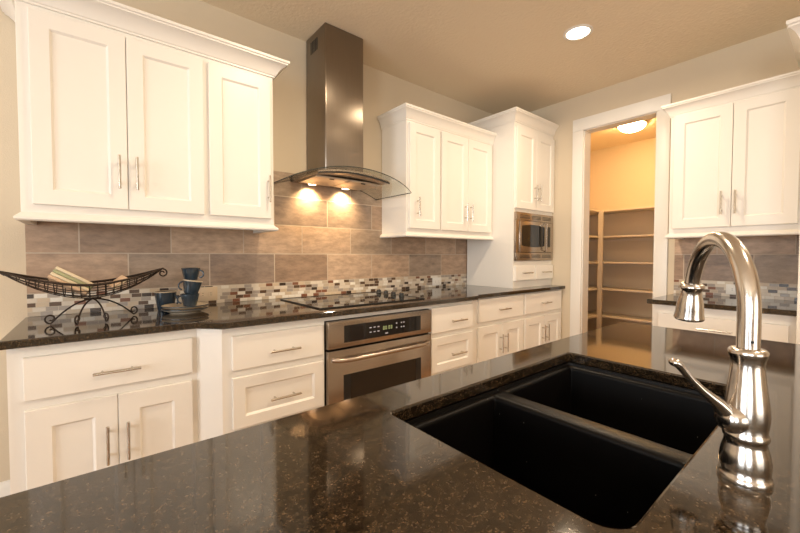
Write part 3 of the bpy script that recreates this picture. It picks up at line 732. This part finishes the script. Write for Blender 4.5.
# ================================================================== PANTRY
def make_pantry():
    xs, ys = 5.205, 2.165; X1 = XP-.0008; Y1 = YB-.0008
    zs = (.06, .41, .772, 1.126, 1.468, 1.808); t = .022
    r = thing('shelf_unit', 'built-in tan shelves along the rear wall of the pantry', 'shelves', ((xs+X1)/2, 1.5, 0))
    for z in zs: MB().box(xs, X1, .672, Y1, z-t, z, .0015).build('shelf', M['shelf'], r)
    MB().box(xs-.020, xs-.0005, ys-.045, ys+.012, 0, 1.808).build('corner_post', M['shelf'], r)
    for z in zs[:-1]: MB().box(X1-.018, X1, .70, Y1, z-t-.04, z-t-.0005).build('cleat', M['shelf'], r)
    r2 = thing('shelf_unit', 'built-in tan shelves along the left wall of the pantry', 'shelves', (4.4, 2.33, 0))
    for z in zs: MB().box(XR+.122, xs-.0215, ys, Y1, z-t, z, .0015).build('shelf', M['shelf'], r2)
    for z in zs[:-1]: MB().box(XR+.13, xs-.03, Y1-.018, Y1, z-t-.04, z-t-.0005).build('cleat', M['shelf'], r2)
    MB().box(XR+.122, XR+.140, ys+.004, Y1-.02, 0, .03).build('side_cleat', M['shelf'], r2)
    c = (4.72, 1.635, CZ-.001)
    r = thing('ceiling_light', 'lit dome ceiling light with metal rim inside the pantry', 'lamp', c)
    mb = MB(); mb.lathe([(.02, 0), (.142, 0), (.150, .006), (.150, .030), (.139, .034), (.135, .030), (.02, .030)], c, 40, (0, 0, -1)); mb.build('rim', M['nickel'], r)
    mb = MB(); mb.lathe([(.131, .031), (.130, .042), (.121, .060), (.102, .077), (.074, .090), (.040, .097), (.010, .099), (.002, .099)], c, 40, (0, 0, -1)); mb.build('glass_dome', M['dome'], r)
make_pantry()

# ================================================================== RECESSED LIGHTS
def can(x, y, lab):
    c = (x, y, CZ-.0004)
    r = thing('recessed_light', lab, 'lamp', c, 'recessed ceiling lights')
    mb = MB(); mb.lathe([(.070, 0), (.092, 0), (.092, .003), (.084, .007), (.073, .006)], c, 36, (0, 0, -1), closed=True); mb.build('trim_ring', M['trim'], r)
    mb = MB(); mb.lathe([(.001, .0005), (.0695, .0005), (.0695, .003), (.001, .003)], c, 36, (0, 0, -1)); mb.build('lens', M['can_lens'], r)
    ld = bpy.data.lights.new('can_lamp', 'AREA'); ld.shape = 'DISK'; ld.size = .12; ld.energy = CAN_POWER; ld.color = WARM; ld.spread = math.radians(165)
    lo = bpy.data.objects.new('can_lamp', ld); C.objects.link(lo); lo.location = (x, y, CZ-.012)
can(2.548, 1.222, 'lit round recessed ceiling light in front of the pantry doorway')
can(.95, 1.222, 'lit round recessed ceiling light above the aisle before the range')
can(2.548, -.7, 'lit round recessed ceiling light behind the right end of the island')
can(.95, -.7, 'lit round recessed ceiling light behind the middle of the island')

# ================================================================== WIRE BASKET
def make_basket():
    bx, by = -.022, 2.145
    r = thing('wire_basket', 'dark leaf-shaped wire basket on scrolled iron legs at the left counter end', 'basket', (bx, by, CT))
    L = .278; wid = lambda s: .118*(max(0, 1-abs(s)**1.8))**.85
    zr = lambda s: 1.082+.062*abs(s)**1.6; zb = lambda s: 1.018+.126*abs(s)**1.9
    def pt(s, v):
        b = zb(s); t = zr(s); return (bx+L*s, by+wid(s)*v, b+(t-b)*abs(v)**2.2)
    for v in (-1, 1):
        mb = MB(); pts = [pt(-1+2*k/40, v) for k in range(41)]
        mb.tube(pts, [.0042+.0016*(1-abs(-1+2*k/40)) for k in range(41)], 8); mb.build('rim', M['iron'], r)
    mb = MB()
    for v in (-.78, -.52, -.26, 0, .26, .52, .78): mb.tube([pt(-.99+1.98*k/30, v) for k in range(31)], .0021, 6)
    for k in range(1, 20):
        s = -1+2*k/20; mb.tube([pt(s, -1+2*j/14) for j in range(15)], .0019, 6)
    mb.build('wire_mesh', M['iron'], r)
    # curled right tip, straight left tip
    mb = MB(); pts = []
    ex, ez = bx+L*.94, zr(.94)
    pts.append((ex, by, ez-.002))
    for k in range(30):
        a = math.radians(100-k*15.5); rad = .021*(1-k/29*.72); pts.append((ex+.014+rad*math.cos(a), by, ez-.017+rad*math.sin(a)))
    mb.tube(pts, [.0036]*len(pts), 8); mb.build('scroll_tip', M['iron'], r)
    mb = MB(); mb.tube([pt(-.93, 0), pt(-1, 0), (bx-L-.020, by-.002, zr(1)+.002)], [.0045, .0045, .002], 8); mb.build('tip', M['iron'], r)
    hub = Vector((bx+.010, by, 1.014))
    mb = MB(); mb.tube([hub+Vector((-.03, 0, .001)), hub, hub+Vector((.03, 0, .001))], .0045, 8); mb.build('hub', M['iron'], r)
    for fx, fy in ((-.150, 2.135), (-.062, 2.050), (.030, 2.066), (.140, 2.235)):
        d = Vector((fx-hub.x, fy-hub.y, 0)); Ld = d.length; d.normalize(); pts = []
        for k in range(13):
            t = k/12; pts.append(tuple(hub+d*(Ld*(1-(1-t)**1.5 if Ld < .11 else t**.9))+Vector((0, 0, (CT+.006-hub.z)*(t**1.7)))))
        # scroll turning up and back at the foot
        e = Vector(pts[-1])
        for k in range(1, 22):
            a = math.radians(-90+k*19); rad = .021*(1-k/21*.70); pts.append(tuple(e+d*(rad*math.cos(a))+Vector((0, 0, .021+rad*math.sin(a)-.0005))))
        mb = MB(); mb.tube(pts, .0034, 8); mb.build('leg', M['iron'], r)
make_basket()
def cloth(name, cx, cy, cz, sx, sy, th, rot, mats, label):
    """folded cloth: stacked soft layers, tilted"""
    r = thing(name, label, 'napkin', (0, 0, 0)); r.location = (cx, cy, cz)
    Rm = Matrix.Rotation(rot[2], 4, 'Z') @ Matrix.Rotation(rot[1], 4, 'Y') @ Matrix.Rotation(rot[0], 4, 'X')
    n = len(mats)
    for i, mm in enumerate(mats):
        z0, z1 = -th/2+th*i/n, -th/2+th*(i+1)/n
        mb = MB(lambda x, y, z: tuple(Rm @ Vector((x, y, z))+Vector((cx, cy, cz)))); mb.box(-sx/2, sx/2, -sy/2, sy/2, z0+.0004, z1-.0004, min(.004, (z1-z0)*.4), 3)
        mb.build('fold', M[mm], r)
    return r
cloth('folded_napkin', -.082, 2.150, 1.092, .145, .090, .056, (math.radians(-14), math.radians(33), math.radians(-6)), ['napkin_peach', 'napkin', 'napkin_green', 'napkin'], 'larger cream folded napkin with a green stripe tilted in the wire basket')
cloth('folded_napkin', .080, 2.150, 1.085, .070, .075, .014, (math.radians(10), math.radians(-38), math.radians(6)), ['napkin', 'napkin_peach'], 'smaller cream folded napkin lying in the right half of the wire basket')

# ================================================================== PLATES AND MUGS
def plate(x, y, z, rad, lab):
    r = thing('plate', lab, 'plate', (x, y, z), 'stacked stoneware plates')
    mb = MB(); mb.lathe([(.005, .002), (rad*.58, .0015), (rad*.60, 0), (rad*.64, 0), (rad*.66, .004), (rad*.90, .014), (rad*.985, .019), (rad, .0215), (rad*.985, .0235), (rad*.90, .0190), (rad*.66, .0095), (rad*.5, .0078), (rad*.42, .0148), (.005, .0148)], (x, y, z), 44); mb.build('body', M['cream'], r)
    mb = MB(); mb.lathe([(rad*.985, .0192), (rad*1.004, .0205), (rad*1.004, .0228), (rad*.985, .0240), (rad*.975, .0232)], (x, y, z), 44, closed=True); e = mb.build('rim', M['blue'], r); e['label'] = 'blue glazed rim'
px, py = .357, 2.190
plate(px, py, CT+.0005, .108, 'cream stoneware plate at the bottom of the stack under the mugs')
plate(px, py, CT+.0160, .108, 'cream stoneware plate on top of the stack, carrying the mugs')
def mug(x, y, z, rad, h, tilt, hang, lab, tilt_dir=0, pale_rim=True):
    r = thing('mug', lab, 'mug', (x, y, z), 'blue glazed stoneware mugs')
    mb = MB(); rb = rad*.70
    mb.lathe([(.004, .003), (rb*.85, .002), (rb*.88, 0), (rb, .001), (rb*1.04, .006), (rb+(rad-rb)*.55, h*.5), (rad, h-.004), (rad, h), (rad-.0035, h), (rad-.005, h-.006), (rb*.95, .010), (.004, .008)], (0, 0, 0), 36)
    b = mb.build('body', M['blue'], None, 60)
    mb = MB(); mb.lathe([(rad-.0045, h-.001), (rad+.0006, h-.004), (rad+.0010, h+.0005), (rad-.002, h+.002), (rad-.0048, h+.0006)], (0, 0, 0), 36, closed=True); rm = mb.build('rim', M['cream' if pale_rim else 'blue'], None, 60)
    if pale_rim: rm['label'] = 'unglazed cream rim'
    mb = MB(); pts = []
    for k in range(17):
        a = math.radians(80-k*160/16); q = rad*.82+.026*math.cos(a)**.8 if math.cos(a) > 0 else rad*.82
        pts.append((q*1.0+.004, 0, h*.52+h*.31*math.sin(a)))
    mb.tube(pts, [.0042]*17, 8); hd = mb.build('handle', M['blue'], None, 60)
    Rm = Matrix.Rotation(tilt_dir, 4, 'Z') @ Matrix.Rotation(tilt, 4, 'Y') @ Matrix.Rotation(hang-tilt_dir, 4, 'Z')
    for o in (b, rm, hd): o.data.transform(Rm); o.parent = r
ha = -YAW
zp = CT+.0160+.0150
mug(px+.020, py-.005, zp, .043, .062, 0, ha+math.radians(180), 'blue glazed mug at the bottom of the mug stack, standing on the plates', 0, False)
mug(px+.024, py-.005, zp+.064, .045, .068, math.radians(9), ha+math.radians(185), 'blue glazed mug tilted in the middle of the mug stack')
mug(px+.026, py-.004, zp+.064+.070, .043, .062, 0, ha+math.radians(0), 'blue glazed mug on top of the mug stack', 0, False)
mug(.288, 2.335, CT+.0005, .052, .100, 0, ha+math.radians(-10), 'taller blue glazed mug standing on the counter behind the plate stack')
